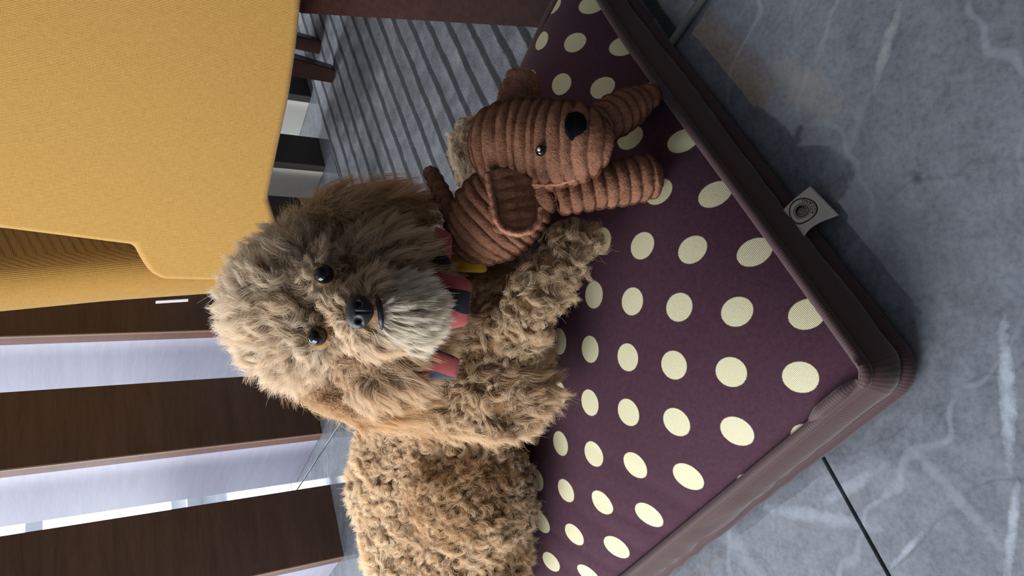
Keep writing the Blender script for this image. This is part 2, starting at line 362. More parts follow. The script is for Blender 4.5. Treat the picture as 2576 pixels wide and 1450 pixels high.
prism('seat', seat, CN * .10, yellow, chair, .02, 4)
def uvproj(o, ax, ay, sc=1.0):
    me = o.data; co = np.empty(len(me.vertices) * 3); me.vertices.foreach_get('co', co); co = co.reshape(-1, 3)
    l = np.empty(len(me.loops), int); me.loops.foreach_get('vertex_index', l)
    u = me.uv_layers.new(name='UVMap'); u.data.foreach_set('uv', np.stack([(co @ ax)[l], (co @ ay)[l]], 1).ravel())
for o in chair.children: uvproj(o, CT, np.array([0, 0, 1.0]))
def taper_leg(name, top, bot, w0, w1, a, b, parent, mat=leg_wood):
    V = []
    for p, wd in ((bot, w1), (top, w0)):
        for s, q in ((-1, -1), (1, -1), (1, 1), (-1, 1)): V.append(np.array(p) + a * s * wd / 2 + b * q * wd / 2)
    bm = bmesh.new(); v = [bm.verts.new(tuple(p)) for p in V]
    for f in ((3, 2, 1, 0), (4, 5, 6, 7), (0, 1, 5, 4), (1, 2, 6, 5), (2, 3, 7, 6), (3, 0, 4, 7)): bm.faces.new([v[i] for i in f])
    bmesh.ops.bevel(bm, geom=bm.edges[:], offset=.002, segments=2, affect='EDGES')
    me = bpy.data.meshes.new(name); bm.to_mesh(me); bm.free(); return link(name, me, mat, parent, smooth=False)
# near leg: edge runs down the frame to the back of the cushion
lt = onplane(770, -30, .03); lb = np.array([.455, .86, 0])
p_top = W(750, -32, 1.10); p_bot = CAM + ray(1440, 10) * (-(H - .008) / ray(1440, 10)[2])
taper_leg('leg', p_top, p_bot, .062, .052, CT, CN, chair)
taper_leg('leg', np.array([.535, 1.66, .30]), np.array([.518, 1.664, .006]), .06, .034, CT, CN, chair)
tg = W(433, 766, 1.66)
taper_leg('leg', np.array([.105, 1.30, .315]), np.array([.075, 1.32, .012]), .06, .036, CT, CN, chair)
side = tag(empty('side_table', (.80, 1.95, 0)), 'dark wooden table whose tapered leg shows beyond the armchair leg', 'table')
for px, py in ((.614, 1.765), (1.05, 2.05), (.83, 2.25)): taper_leg('leg', (px + .03, py, .5), (px, py, .006 if px < .7 else 0), .05, .032, CT, CN, side)
box('table_top', (.60, 1.72, .5), AX * .6, BX * .4, (0, 0, .03), leg_wood, side, .004)
lbl = tag(box('white_label', onplane(392, 758, .232), (onplane(474, 753, .232) - onplane(392, 758, .232)), CT * .007, CN * .002, Mat('white_ribbon', (220, 222, 228), .8), chair, .0005), 'white sewn label')

# ------------------------------------------------------------------ cushion
C0 = np.array([-.066, .297]); CA = np.array([math.cos(R(39)), math.sin(R(39))]); CB = np.array([-math.cos(R(48)), math.sin(R(48))])
LA, LB, Z0, HB = .60, .86, .064, .062
def sfun(t, tau): return 1 - np.exp(-np.maximum(t, 0) / tau)
def cheight_ab(a, b):
    s = sfun(a, .085) * sfun(b, .085) * sfun(LA - a, .05) * sfun(LB - b, .07)
    return Z0 * (1 - .36 * np.clip((np.asarray(a) - .40) / .20, 0, 1) ** 2) + HB * s
Mi = np.linalg.inv(np.array([CA, CB]).T)
def cheight(x, y):
    a, b = Mi @ np.array([np.asarray(x) - C0[0], np.asarray(y) - C0[1]]); return cheight_ab(a, b)
def onsurf(x, y, r=0.0):
    """point a height r above the cushion, seen at x, y"""
    v = ray(x, y); t = (.09 - H) / v[2]
    for _ in range(30):
        p = CAM + v * t; t = .4 * t + .6 * (float(cheight(p[0], p[1])) + r - H) / v[2]
    return CAM + v * t
dots = {0: {0: (2028, 956), 1: (1846, 940), 2: (1694, 920), 3: (1573, 900), 4: (1477, 882), 5: (1408, 867)},
        1: {0: (2025, 790), 1: (1857, 775), 2: (1710, 766), 3: (1588, 754), 4: (1492, 743)}, -1: {0: (2015, 1105), 1: (1861, 1091), 2: (1706, 1066), 3: (1578, 1043), 4: (1473, 1021), 5: (1402, 993)},
        2: {1: (1892, 632), 2: (1745, 613), 3: (1618, 609), 4: (1530, 610)}, -2: {2: (1735, 1193), 3: (1594, 1184), 4: (1486, 1149), 5: (1402, 1115), 6: (1352, 1080)},
        -3: {3: (1630, 1292), 4: (1512, 1269), 5: (1425, 1232), 6: (1353, 1203)}, -4: {4: (1550, 1372), 5: (1449, 1347), 6: (1366, 1317)}, -5: {5: (1480, 1440), 6: (1382, 1424), 7: (1310, 1385)},
        3: {2: (1790, 497), 3: (1673, 475)}, 4: {3: (1705, 372), 4: (1595, 340)}, 5: {4: (1625, 240), 5: (1520, 210), 6: (1413, 212)}, 6: {5: (1556, 120), 6: (1449, 101), 7: (1353, 109)}, 7: {7: (1402, 10)}}
D_, I_, J_ = [], [], []
for i, dd in dots.items():
    for j, p in dd.items():
        q = onsurf(*p); D_.append(q[:2]); I_.append(i); J_.append(j)
D_ = np.array(D_)
def basis(x, y):
    x = (x - .0) * 4; y = (y - .55) * 4
    return np.stack([np.ones_like(x), x, y, x * x, x * y, y * y, x**3, x * x * y, x * y * y, y**3], -1)
ci = np.linalg.lstsq(basis(D_[:, 0], D_[:, 1]), np.array(I_, float), rcond=None)[0]; cj = np.linalg.lstsq(basis(D_[:, 0], D_[:, 1]), np.array(J_, float), rcond=None)[0]
cushion = tag(empty('pet_cushion', (*(C0 + CA * LA / 2 + CB * LB / 2), 0)), 'purple brown pet cushion with cream polka dots and brown velvet sides', 'cushion')
na, nb = 200, 260
a_ = np.linspace(0, LA, na); b_ = np.linspace(0, LB, nb); Ag, Bg = np.meshgrid(a_, b_, indexing='ij')
def creases(A_, B_):
    # soft wrinkles drawn in from the sewn edge facing the window
    e = np.exp(-A_ / .07); z = 0
    for b0, wd, am, sl in ((.22, .010, .0028, .5), (.27, .008, .0022, .7), (.315, .012, .003, .4), (.36, .008, .0022, .6), (.41, .012, .003, .35), (.46, .01, .0026, .6), (.52, .012, .003, .5)):
        z = z - am * np.exp(-((B_ - b0 - A_ * sl) / wd) ** 2)
    z = z * e * sfun(A_, .012)
    e2 = np.exp(-B_ / .08)
    for a0, wd, am, sl in ((.26, .010, .002, .6), (.33, .012, .003, .45), (.40, .010, .0024, .5)):
        z = z - am * np.exp(-((A_ - a0 - B_ * sl) / wd) ** 2) * e2 * sfun(B_, .012)
    return z
XY = C0 + Ag[..., None] * CA + Bg[..., None] * CB
Zg = cheight_ab(Ag, Bg) + creases(Ag, Bg)
top = link('top_panel', gridmesh('top_panel', np.dstack([XY, Zg])), polka, cushion)
uv = np.stack([basis(XY[..., 0], XY[..., 1]) @ ci, basis(XY[..., 0], XY[..., 1]) @ cj], -1).reshape(-1, 2)
l = np.empty(len(top.data.loops), int); top.data.loops.foreach_get('vertex_index', l)
top.data.uv_layers.new(name='UVMap').data.foreach_set('uv', uv[l].ravel())
def outline(off, rc, n=26, per=60):
    """rounded parallelogram round the cushion, offset outwards"""
    cs = [(0, 0), (LA, 0), (LA, LB), (0, LB)]; P = []
    for k in range(4):
        c = np.array(cs[k], float); p = np.array(cs[k - 1], float); q = np.array(cs[(k + 1) % 4], float)
        d1 = (p - c) / np.linalg.norm(p - c); d2 = (q - c) / np.linalg.norm(q - c)
        co = c - (d1 + d2) * off
        for s in np.linspace(0, 1, n): th = s * math.pi / 2; P.append(co + d1 * rc * (1 - math.sin(th)) + d2 * rc * (1 - math.cos(th)))
        nxt = q; d3 = -d2; nn = np.array(cs[(k + 2) % 4], float); d4 = (nn - q) / np.linalg.norm(nn - q); ce = q - (d3 + d4) * off
        a = co + d2 * rc; b = ce + d3 * rc
        for s in np.linspace(0, 1, per + 2)[1:-1]: P.append(a + (b - a) * s)
    P = np.array(P); return C0 + P[:, :1] * CA + P[:, 1:] * CB, P
def ring_strip(name, prof, mat, noise=0, seedv=0):
    rows = []
    for off, z, rc in prof:
        xy, ab = outline(off, rc)
        L = np.r_[0, np.cumsum(np.linalg.norm(np.diff(xy, axis=0), axis=1))]
        zz = np.full(len(xy), z); out = np.zeros(len(xy))
        zz = zz * (1 - .36 * np.clip((ab[:, 0] - .40) / .20, 0, 1) ** 2)
        if noise:
            zz = zz + noise * .4 * np.sin(L * 40 + z * 60 + seedv) ; leftside = np.clip((ab[:, 1] - .10) / .1, 0, 1) * (ab[:, 0] < .05)
            out = noise * (np.sin(L * 150 + z * 260 + 3 * np.sin(L * 33)) * (.4 + leftside * 1.3) + .8 * np.sin(L * 21 + seedv)) * (1 if 0 < z < .9 else 0)
            d = xy - (C0 + CA * LA / 2 + CB * LB / 2); xy = xy + nrm(d) * out[:, None]
        rows.append(np.c_[xy, zz])
    P = np.array(rows); o = link(name, gridmesh(name, P, close_v=True), mat, cushion)
    L = np.r_[0, np.cumsum(np.linalg.norm(np.diff(P[0], axis=0), axis=1))]
    u = np.tile(L, len(prof)); v = np.repeat(np.arange(len(prof)) * .01, P.shape[1]); li = np.empty(len(o.data.loops), int); o.data.loops.foreach_get('vertex_index', li)
    uvv = np.stack([u[li], v[li]], 1); o.data.uv_layers.new(name='UVMap').data.foreach_set('uv', uvv.ravel()); return o
ring_strip('side_band', [(.001, .066, .012), (.005, .064, .014), (.009, .054, .018), (.012, .042, .022), (.012, .032, .024), (.009, .023, .024), (.004, .019, .022)], band, .0012)
ring_strip('bottom_roll', [(.003, .020, .022), (.008, .0215, .024), (.0125, .018, .026), (.014, .011, .028), (.011, .004, .028), (.002, .0008, .028), (-.05, .0008, .02)], band_dark, .0006, 2)
xy, ab = outline(.003, .010); n = len(xy); pz = (.0665 + .001 * np.sin(np.arange(n) * .13)) * (1 - .36 * np.clip((ab[:, 0] - .40) / .20, 0, 1) ** 2)
P = sweep(np.r_[np.c_[xy, pz], [[*xy[0], pz[0]]]], np.full(n + 1, .0048), 10)[:-1]
pip = link('piping', gridmesh('piping', P, close_u=True, close_v=True), band_dark, cushion)
L = np.r_[0, np.cumsum(np.linalg.norm(np.diff(xy, axis=0), axis=1))]; li = np.empty(len(pip.data.loops), int); pip.data.loops.foreach_get('vertex_index', li)
pip.data.uv_layers.new(name='UVMap').data.foreach_set('uv', np.stack([np.repeat(L, 10)[li], li * 0.], 1).ravel())
fp = resample([np.array([*(C0 + CA * .0 + CB * t_), z_]) for t_, z_ in ((.006, .069), (.02, .0715), (.045, .0715), (.062, .068))], 20)
fold = link('corner_fold', gridmesh('corner_fold', sweep(fp, np.r_[np.linspace(.002, .0052, 6), np.full(8, .0052), np.linspace(.0052, .002, 6)], 12, up=(0, 0, 1)), close_v=True, caps=True), band_dark, cushion); uvproj(fold, np.array([CB[0], CB[1], 0]), np.array([0, 0, 1.0]))

# label sewn into the lower seam, with its stamp
def seam(px, py, z): v = ray(px, py); return CAM + v * ((z - H) / v[2])
qD, qC, qA, qB = seam(1966, 533, .033), seam(2019, 604, .033), seam(2039, 468, .012), seam(2106, 541, .010)
def tagpt(s, t):
    """s along the seam 0..1, t outwards 0..1"""
    p = (qD * (1 - s) + qC * s) * (1 - t) + (qA * (1 - s) + qB * s) * t
    return p + np.array([0, 0, .004 * math.sin(math.pi * t) * (1 - s) + .003 * math.sin(t * 5) * s]) + (qC - qD) * (.10 * math.sin(math.pi * t) * (-(s) + .3 * (1 - s)))
tg_m = Mat('cream_cotton', (206, 200, 190), .9, .1); vv_ = tg_m.coord('UV'); tg_m.bump(tg_m.noise(vv_, 300, 2), .4, .0003); ink = Mat('black_ink', (22, 20, 26), .8, .1)
P = np.array([[tagpt(s, t_) for t_ in np.linspace(-.12, 1, 24)] for s in np.linspace(0, 1, 24)])
tgo = link('cloth_tag', gridmesh('cloth_tag', P), tg_m, cushion); tgo['label'] = 'cream cloth tag with a round black rose stamp'
md = tgo.modifiers.new('t', 'SOLIDIFY'); md.thickness = .0006; md.offset = 0
sm_w = np.linalg.norm(qC - qD); sm_h = np.linalg.norm((qA + qB - qC - qD) / 2)
CS, CTT, RADX = .42, .46, .37           # stamp centre in tag coordinates, radius in share of the tag's width
def stamp(u, v, lift=.0006):
    """stamp plane: v points to the outer side; unit radius"""
    ang = R(-4)                         # the wording faces the outer corner
    x = u * math.cos(ang) - v * math.sin(ang); y = u * math.sin(ang) + v * math.cos(ang)
    return tagpt(CS + x * RADX, CTT + y * RADX * sm_w / sm_h) + np.array([0, 0, lift])
V_, F_ = [], []
def annulus(r0, r1, n=64, wobf=None, cx=0, cy=0):
    b = len(V_)
    for k in range(n):
        th = 2 * math.pi * k / n; q = 1 + (wobf(th) if wobf else 0)
        V_.append(stamp(cx + r0 * q * math.cos(th), cy + r0 * q * math.sin(th))); V_.append(stamp(cx + r1 * q * math.cos(th), cy + r1 * q * math.sin(th)))
    for k in range(n):
        q = (k + 1) % n; F_.append((b + 2 * k, b + 2 * k + 1, b + 2 * q + 1, b + 2 * q))
annulus(.93, 1.0); annulus(.885, .905); annulus(.575, .61)
for r_, wd, ph, k_, cx, cy in ((.50, .028, 0, 9, 0, 0), (.44, .05, 1, 7, .02, 0), (.36, .06, 2, 6, -.02, -.02), (.27, .05, .5, 5, -.05, -.03), (.19, .045, 1.5, 5, -.08, -.03), (.11, .04, 0, 4, -.09, -.03), (.045, .045, 0, 4, -.09, -.03)):
    annulus(r_ - wd, r_, 48, (lambda th, k_=k_, ph=ph: .05 * abs(math.sin(th * k_ / 2 + ph))), cx, cy)
fc = bpy.data.curves.new('stamp_text', 'FONT'); fo_ = bpy.data.objects.new('stamp_text', fc); COL.objects.link(fo_); fc.size = .30; fc.align_x = 'CENTER'; fc.resolution_u = 3; fc.offset = .006
for k, ch in enumerate('ROSANO'):
    fc.body = ch; bpy.context.view_layer.update(); me = bpy.data.meshes.new_from_object(fo_.evaluated_get(bpy.context.evaluated_depsgraph_get()))
    b = len(V_); th = math.pi / 2 + (k - 2.5) * R(-21) * -1
    # letters stand with their feet outwards
    for vtx in me.vertices:
        x, y = vtx.co.x, vtx.co.y; rr = .865 - y; t2 = math.pi / 2 - (k - 2.5) * R(19.5) * -1 + x / .76
        V_.append(stamp(rr * math.cos(t2), rr * math.sin(t2)))
    for p in me.polygons: F_.append(tuple(b + i for i in p.vertices))
    bpy.data.meshes.remove(me)
bpy.data.objects.remove(fo_)
for s in (-1, 1): 
    t2 = math.pi / 2 + s * R(68); annulus(0.0, .025, 12, None, .76 * math.cos(t2), .76 * math.sin(t2))
link('stamp', mesh('stamp', V_, F_), ink, tgo, smooth=False)

# ------------------------------------------------------------------ soft bodies: union of balls and capsules, one skin
def blobmesh(name, blobs, voxel=.0035, smooth=6, seg=14):
    """blobs: (centre, (rx,ry,rz)) with radii along image-right-in-upright (X), view depth, view up; or capsules (pts, radii)"""
    bm = bmesh.new()
    for c, r in blobs:
        M_ = Matrix.Identity(4)
        for i in range(3):
            M_[i][0] = RT[i] * r[0]; M_[i][1] = FW[i] * r[1]; M_[i][2] = UP[i] * r[2]; M_[i][3] = c[i]
        bmesh.ops.create_icosphere(bm, subdivisions=3, radius=1, matrix=M_)
    me = bpy.data.meshes.new(name); bm.to_mesh(me); bm.free()
    o = bpy.data.objects.new(name, me); COL.objects.link(o)
    r = o.modifiers.new('r', 'REMESH'); r.mode = 'VOXEL'; r.voxel_size = voxel
    sm = o.modifiers.new('s', 'SMOOTH'); sm.factor = .5; sm.iterations = smooth
    bpy.context.view_layer.update(); dg = bpy.context.evaluated_depsgraph_get()
    out = bpy.data.meshes.new_from_object(o.evaluated_get(dg)); bpy.data.objects.remove(o); out.name = name; return out
def cap(p, q, rp, rq, n=None):
    """capsule as a chain of balls"""
    p, q = np.array(p), np.array(q); n = n or max(2, int(np.linalg.norm(q - p) / (min(rp, rq) * .45)) + 1)
    return [(p + (q - p) * t, (rp + (rq - rp) * t,) * 3) for t in np.linspace(0, 1, n)]
def px(r, D): return r * D / F

dog = tag(empty('dog', (-.06, .72, .12)), 'curly apricot poodle lying on the polka dot cushion, one foreleg round the plush toy', 'dog')
Bz = []           # (centre, radii, region)
def add(region, x, y, D, r, ry=None, rd=None):
    ry = ry or r; rd = rd or min(r, ry); Bz.append((W(x, y, D), (px(ry, D), px(rd, D), px(r, D)), region))
def chain(region, *pts):
    for (a, b) in zip(pts[:-1], pts[1:]):
        p, q = W(*a[:3]), W(*b[:3])
        for c, r in cap(p, q, px(a[3], a[2]), px(b[3], b[2])): Bz.append((c, r, region))
for ex_, ey_ in ((812, 690), (796, 846)): add('head', ex_ + 6, ey_, .614, 40, 40, 40)
add('muzzle', 898, 785, .586, 40, 46, 44); add('muzzle', 860, 775, .598, 44, 46, 44)
add('chin', 968, 788, .590, 30, 48, 34)
# r = radius down the frame's long side, ry = across, rd = in depth
add('head', 762, 770, .675, 138, 176, 150)
add('head', 700, 765, .685, 100, 130, 110)
add('muzzle', 925, 790, .610, 74, 92, 82)
add('muzzle', 880, 782, .600, 52, 44, 60)
add('cheek', 950, 660, .650, 92, 74, 80); add('cheek', 945, 915, .650, 88, 78, 80)
add('chin', 1008, 790, .610, 66, 86, 62)
add('cheek', 1010, 800, .665, 78, 150, 80)
chain('neck', (960, 790, .73, 110), (1130, 820, .75, 118))
add('chest', 1220, 830, .745, 130, 150, 110)
chain('chest', (1170, 660, .77, 92), (1230, 900, .765, 118))
chain('shoulder', (1130, 985, .735, 88), (1240, 1000, .715, 88), (1310, 975, .705, 62))
chain('foreleg', (1250, 900, .715, 64), (1305, 830, .690, 56), (1335, 770, .672, 54), (1395, 680, .672, 50), (1437, 628, .678, 44), (1452, 604, .683, 40))
chain('backleg', (1245, 560, .78, 56), (1235, 470, .80, 50), (1205, 400, .84, 46), (1188, 345, .862, 40))
chain('back', (1130, 930, .80, 140), (1062, 1070, .83, 146), (1052, 1200, .85, 158), (1098, 1350, .86, 172))
chain('back', (1180, 1150, .80, 104), (1200, 1300, .80, 118), (1150, 1450, .83, 150))
add('haunch', 1160, 1250, .775, 120, 120, 90)
chain('foot', (1290, 1150, .770, 28), (1308, 1225, .757, 27), (1312, 1300, .760, 32))
add('haunch', 1225, 1400, .79, 80, 130, 80)
bm_d = blobmesh('body', [(c, r) for c, r, _ in Bz], .0034, 8)
skin_m = Mat('apricot_skin', (170, 134, 96), .9, .05)
body = link('body', bm_d, skin_m, dog)
# ears: long flaps hanging either side
def flap(pts, width, thick, up, name, mat, parent, n=26, m_=18):
    pts = resample(pts, n); T = nrm(np.gradient(pts[:, :3], axis=0)); out = []
    for k in range(n):
        t = k / (n - 1); wd = width * (math.sin(math.pi * min(1, .18 + t * .82)) ** .5 if t < .97 else .35)
        u = np.array(up) - T[k] * (T[k] @ np.array(up)); u /= np.linalg.norm(u); v = np.cross(T[k], u)
        th = np.linspace(0, 2 * math.pi, m_, endpoint=False)
        out.append(pts[k, :3] + np.cos(th)[:, None] * v * wd + np.sin(th)[:, None] * u * thick * (.5 + .5 * math.sin(math.pi * t)))
    return link(name, gridmesh(name, np.array(out), close_v=True, caps=True), mat, parent)
ear_r = flap([W(720, 610, .69), W(800, 560, .685), (W(900, 530, .685)), W(1010, 545, .695)], .030, .012, RT, 'ear', skin_m, dog)
ear_l = flap([W(740, 945, .69), W(840, 985, .685), W(930, 1010, .685), W(1010, 1015, .70)], .026, .012, -RT, 'ear', skin_m, dog)

# ---- eyes, nose, mouth
eye_m = Mat('dark_glossy_eye', (6, 5, 6), .05, .5); nose_m = Mat('black_wet_nose', (26, 26, 30), .45, .5); nv_ = nose_m.coord('Object'); nose_m.bump(nose_m.noise(nv_, 900, 2), .5, .0005)
rim_m = Mat('dark_eye_rim', (40, 26, 22), .7)
EYES = [W(812, 690, .593), W(796, 846, .595)]
def ball(name, c, r, mat, parent, sc=(1, 1, 1), sub=4):
    bm = bmesh.new(); M_ = Matrix.Identity(4)
    for i in range(3):
        M_[i][0] = RT[i] * r * sc[0]; M_[i][1] = FW[i] * r * sc[1]; M_[i][2] = UP[i] * r * sc[2]; M_[i][3] = c[i]
    bmesh.ops.create_icosphere(bm, subdivisions=sub, radius=1, matrix=M_); me = bpy.data.meshes.new(name); bm.to_mesh(me); bm.free()
    return link(name, me, mat, parent)
for e in EYES:
    eo = ball('eye', e, px(23, .59), eye_m, dog); ball('eyelid', e + FW * .0035, px(25, .59), rim_m, eo, (1, .75, 1))
NOSE = W(905, 785, .570)
bm = bmesh.new(); bmesh.ops.create_icosphere(bm, subdivisions=5, radius=1); me = bpy.data.meshes.new('nose'); bm.to_mesh(me); bm.free()
co = np.empty(len(me.vertices) * 3); me.vertices.foreach_get('co', co); co = co.reshape(-1, 3)
X, Y, Zc = co.T.copy()             # X right, Y towards the viewer, Z up
wdt = 1.0 + .10 * Zc - .30 * np.clip(-Zc - .35, 0, 1) * 1.4
k = px(1, .55); front = np.clip(Y, 0, 1)
dep = np.zeros_like(X)
for sx in (-1, 1): dep += .55 * np.exp(-(((X - sx * .50) / .17) ** 2 + ((Zc + .02) / .20) ** 2)) + .3 * np.exp(-(((X - sx * .80) / .14) ** 2 + ((Zc + .28) / .10) ** 2))
dep += .22 * np.exp(-((X) / .05) ** 2) * (Zc < .15)
Yn = Y * (.75 - dep * front)
Pn = NOSE + np.outer(X * wdt * 45 * k, RT) - np.outer(Yn * 34 * k, FW) + np.outer(Zc * 37 * k, UP)
me.vertices.foreach_set('co', Pn.ravel()); me.update(); link('nose', me, nose_m, dog)
lip = [W(946, 742, .583), W(953, 758, .577), W(957, 782, .575), W(959, 806, .576), W(960, 830, .583)]
link('mouth', gridmesh('mouth', sweep(resample(lip, 24), np.r_[np.linspace(.0008, .0026, 8), np.full(8, .0026), np.linspace(.0026, .0008, 8)], 10), close_v=True, caps=True), nose_m, dog)

# ------------------------------------------------------------------ fur
def furmat(name, rough=.55):
    M = Mat(name, (200, 160, 110), rough, .12, Sheen_Weight=.25)
    a = M.node('ShaderNodeAttribute', attribute_name='fur_colour'); hi = M.node('ShaderNodeHairInfo')
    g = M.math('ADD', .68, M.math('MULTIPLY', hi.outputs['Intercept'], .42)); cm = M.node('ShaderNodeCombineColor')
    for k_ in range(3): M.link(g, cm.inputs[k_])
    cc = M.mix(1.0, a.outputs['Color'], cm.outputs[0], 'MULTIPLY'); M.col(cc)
    tr = M.node('ShaderNodeBsdfTranslucent'); M.link(cc, tr.inputs[0]); mx = M.node('ShaderNodeMixShader'); mx.inputs[0].default_value = .42
    M.link(M.b.outputs[0], mx.inputs[1]); M.link(tr.outputs[0], mx.inputs[2]); M.link(mx.outputs[0], M.n['Material Output'].inputs['Surface']); return M
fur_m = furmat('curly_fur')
def surf_sample(me, n, rg):
    me.calc_loop_triangles(); nt = len(me.loop_triangles); tv = np.empty(nt * 3, int); me.loop_triangles.foreach_get('vertices', tv); tv = tv.reshape(-1, 3)
    co = np.empty(len(me.vertices) * 3); me.vertices.foreach_get('co', co); co = co.reshape(-1, 3)
    no = np.empty(len(me.vertices) * 3); me.vertices.foreach_get('normal', no); no = no.reshape(-1, 3)
    A, B, C_ = co[tv[:, 0]], co[tv[:, 1]], co[tv[:, 2]]; ar = np.linalg.norm(np.cross(B - A, C_ - A), axis=1)
    t = rg.choice(nt, n, p=ar / ar.sum()); u = rg.random((n, 2)); f = u.sum(1) > 1; u[f] = 1 - u[f]; w0 = 1 - u.sum(1)
    P = A[t] * w0[:, None] + B[t] * u[:, :1] + C_[t] * u[:, 1:]; N = nrm(no[tv[t, 0]] * w0[:, None] + no[tv[t, 1]] * u[:, :1] + no[tv[t, 2]] * u[:, 1:])
    return P, N, ar.sum() / 2
def curls(name, parent, P, N, flow, L, curlR, cyc, K, spread, colA, colB, mat, npt=12, jitter=.0011, clump=.82, rad=.00016, grav=.3, seed=1, lift=.35, kink=.0, tipc=None):
    """locks of hair. P,N: lock roots; flow (M,3) combing direction; L, curlR, cyc, lift: (M,)"""
    rg = np.random.default_rng(seed); M_ = len(P)
    L = np.broadcast_to(L, M_) * rg.uniform(.72, 1.18, M_); curlR = np.broadcast_to(curlR, M_) * rg.uniform(.7, 1.3, M_); cyc = np.broadcast_to(cyc, M_) * rg.uniform(.7, 1.3, M_); lift = np.broadcast_to(lift, M_)
    d = nrm(flow + N * lift[:, None] + rg.normal(size=(M_, 3)) * .16)
    t = np.linspace(0, 1, npt)
    e1 = nrm(np.cross(d, N) + 1e-4); e2 = np.cross(d, e1)
    ph = rg.uniform(0, 6.28, M_); hand = rg.choice([-1, 1], M_)
    # child strands
    idx = np.repeat(np.arange(M_), K); n = len(idx)
    off = rg.normal(size=(n, 2)) * .5 * np.broadcast_to(spread, M_)[idx][:, None]
    T1 = nrm(np.cross(N, d) + 1e-4)[idx]; T2 = np.cross(N[idx], T1)
    OFF = T1 * off[:, :1] + T2 * off[:, 1:]
    Ls = L[idx] * rg.uniform(.8, 1.06, n); hs = hand[idx]; phs = ph[idx] + rg.normal(size=n) * .35; cs = cyc[idx] * rg.uniform(.93, 1.07, n); Rs = curlR[idx] * rg.uniform(.75, 1.25, n)
    loose = rg.random(n) < .04
    tt = t[None, :]
    g = np.array([0, 0, -1.0]) * (grav if np.isscalar(grav) else 1); gr = np.full(M_, grav) if np.isscalar(grav) else grav
    cen = P[idx][:, None, :] + d[idx][:, None, :] * (Ls[:, None] * tt)[..., None]
    cen = cen + np.array([0, 0, -1.0]) * (gr[idx][:, None] * Ls[:, None] * tt ** 2)[..., None]
    th = 2 * math.pi * cs[:, None] * tt * hs[:, None] + phs[:, None]
    amp = (Rs[:, None] * np.minimum(1, tt * 2.4) * (1 - .25 * tt))
    cen = cen + (e1[idx][:, None, :] * (amp * (np.cos(th) - np.cos(phs)[:, None]))[..., None]) + (e2[idx][:, None, :] * (amp * (np.sin(th) - np.sin(phs)[:, None]))[..., None])
    cl = np.where(loose, .25, clump)[:, None]
    cen = cen + OFF[:, None, :] * (1 - cl * np.minimum(1, tt * 1.5) ** .8)[..., None]
    jit = rg.normal(size=(n, 3)) * jitter; cen = cen + jit[:, None, :] * (tt ** 1.5)[..., None] * np.where(loose, 4, 1)[:, None, None]
    cen = cen - N[idx][:, None, :] * .001
    cu = bpy.data.hair_curves.new(name); cu.add_curves([npt] * n)
    cu.attributes['position'].data.foreach_set('vector', cen.astype(np.float32).ravel()) if 'position' in cu.attributes else cu.position_data.foreach_set('vector', cen.astype(np.float32).ravel())
    ra = cu.attributes.new('radius', 'FLOAT', 'POINT'); ra.data.foreach_set('value', np.tile((rad * (1 - .75 * t ** 2)).astype(np.float32), n))
    mixf = (rg.beta(2, 2, M_)[idx] * .8 + rg.random(n) * .2)[:, None]
    colr = colA[idx] * (1 - mixf) + colB[idx] * mixf; colr = np.c_[colr * rg.uniform(.88, 1.1, (n, 1)), np.ones(n)]
    ca = cu.attributes.new('fur_colour', 'FLOAT_COLOR', 'CURVE'); ca.data.foreach_set('color', colr.astype(np.float32).ravel())
    o = bpy.data.objects.new(name, cu); COL.objects.link(o); cu.materials.append(mat.m); o.parent = parent
    o.matrix_parent_inverse = Matrix.Translation(-WL[parent.name]) if parent.name in WL else Matrix.Identity(4)
    o['kind'] = 'stuff'; return o
lin = lambda c: np.array(S(c)[:3])
REG = {  # length, curl radius, turns, spread, lift, gravity, colour pair
 'head':     (.030, .0044, .85, .0042, .85, .10, (252, 238, 218), (238, 214, 182)),
 'muzzle':   (.020, .0024, .70, .0026, .45, .35, (252, 236, 212), (236, 206, 170)),
 'cheek':    (.030, .0036, .80, .0036, .60, .40, (248, 228, 200), (226, 194, 156)),
 'chin':     (.017, .0014, .50, .0024, .30, .60, (255, 249, 238), (250, 238, 218)),
 'neck':     (.024, .0038, 1.1, .0030, .50, .35, (232, 206, 172), (206, 172, 134)),
 'chest':    (.022, .0042, 1.2, .0028, .55, .35, (244, 222, 190), (216, 182, 144)),
 'shoulder': (.024, .0042, 1.1, .0028, .60, .35, (250, 230, 200), (226, 194, 156)),
 'foreleg':  (.016, .0044, 1.1, .0022, .60, .22, (250, 234, 204), (216, 184, 146)),
 'backleg':  (.022, .0040, 1.1, .0024, .70, .25, (240, 226, 202), (212, 188, 158)),
 'back':     (.021, .0036, 1.2, .0030, 1.0, .15, (252, 236, 210), (236, 206, 168)),
 'haunch':   (.018, .0044, 1.3, .0024, .85, .22, (244, 218, 180), (210, 174, 132)),
 'foot':     (.010, .0028, 1.3, .0019, .70, .10, (180, 164, 144), (216, 184, 146)),
 'ear':      (.042, .0044, 1.0, .0028, .30, .45, (246, 218, 180), (218, 180, 134)),
}
cz = np.array([c for c, _, _ in Bz]); rz = np.array([r for _, r, _ in Bz]); names = [q for _, _, q in Bz]
def region_of(P):
    best = np.full(len(P), 9e9); which = np.zeros(len(P), int)
    for i in range(len(cz)):
        d = P - cz[i]; q = np.sqrt((d @ RT / rz[i][0]) ** 2 + (d @ FW / rz[i][1]) ** 2 + (d @ UP / rz[i][2]) ** 2) - 1
        q = q * min(rz[i]); m_ = q < best; best[m_] = q[m_]; which[m_] = i
    return np.array(names)[which]
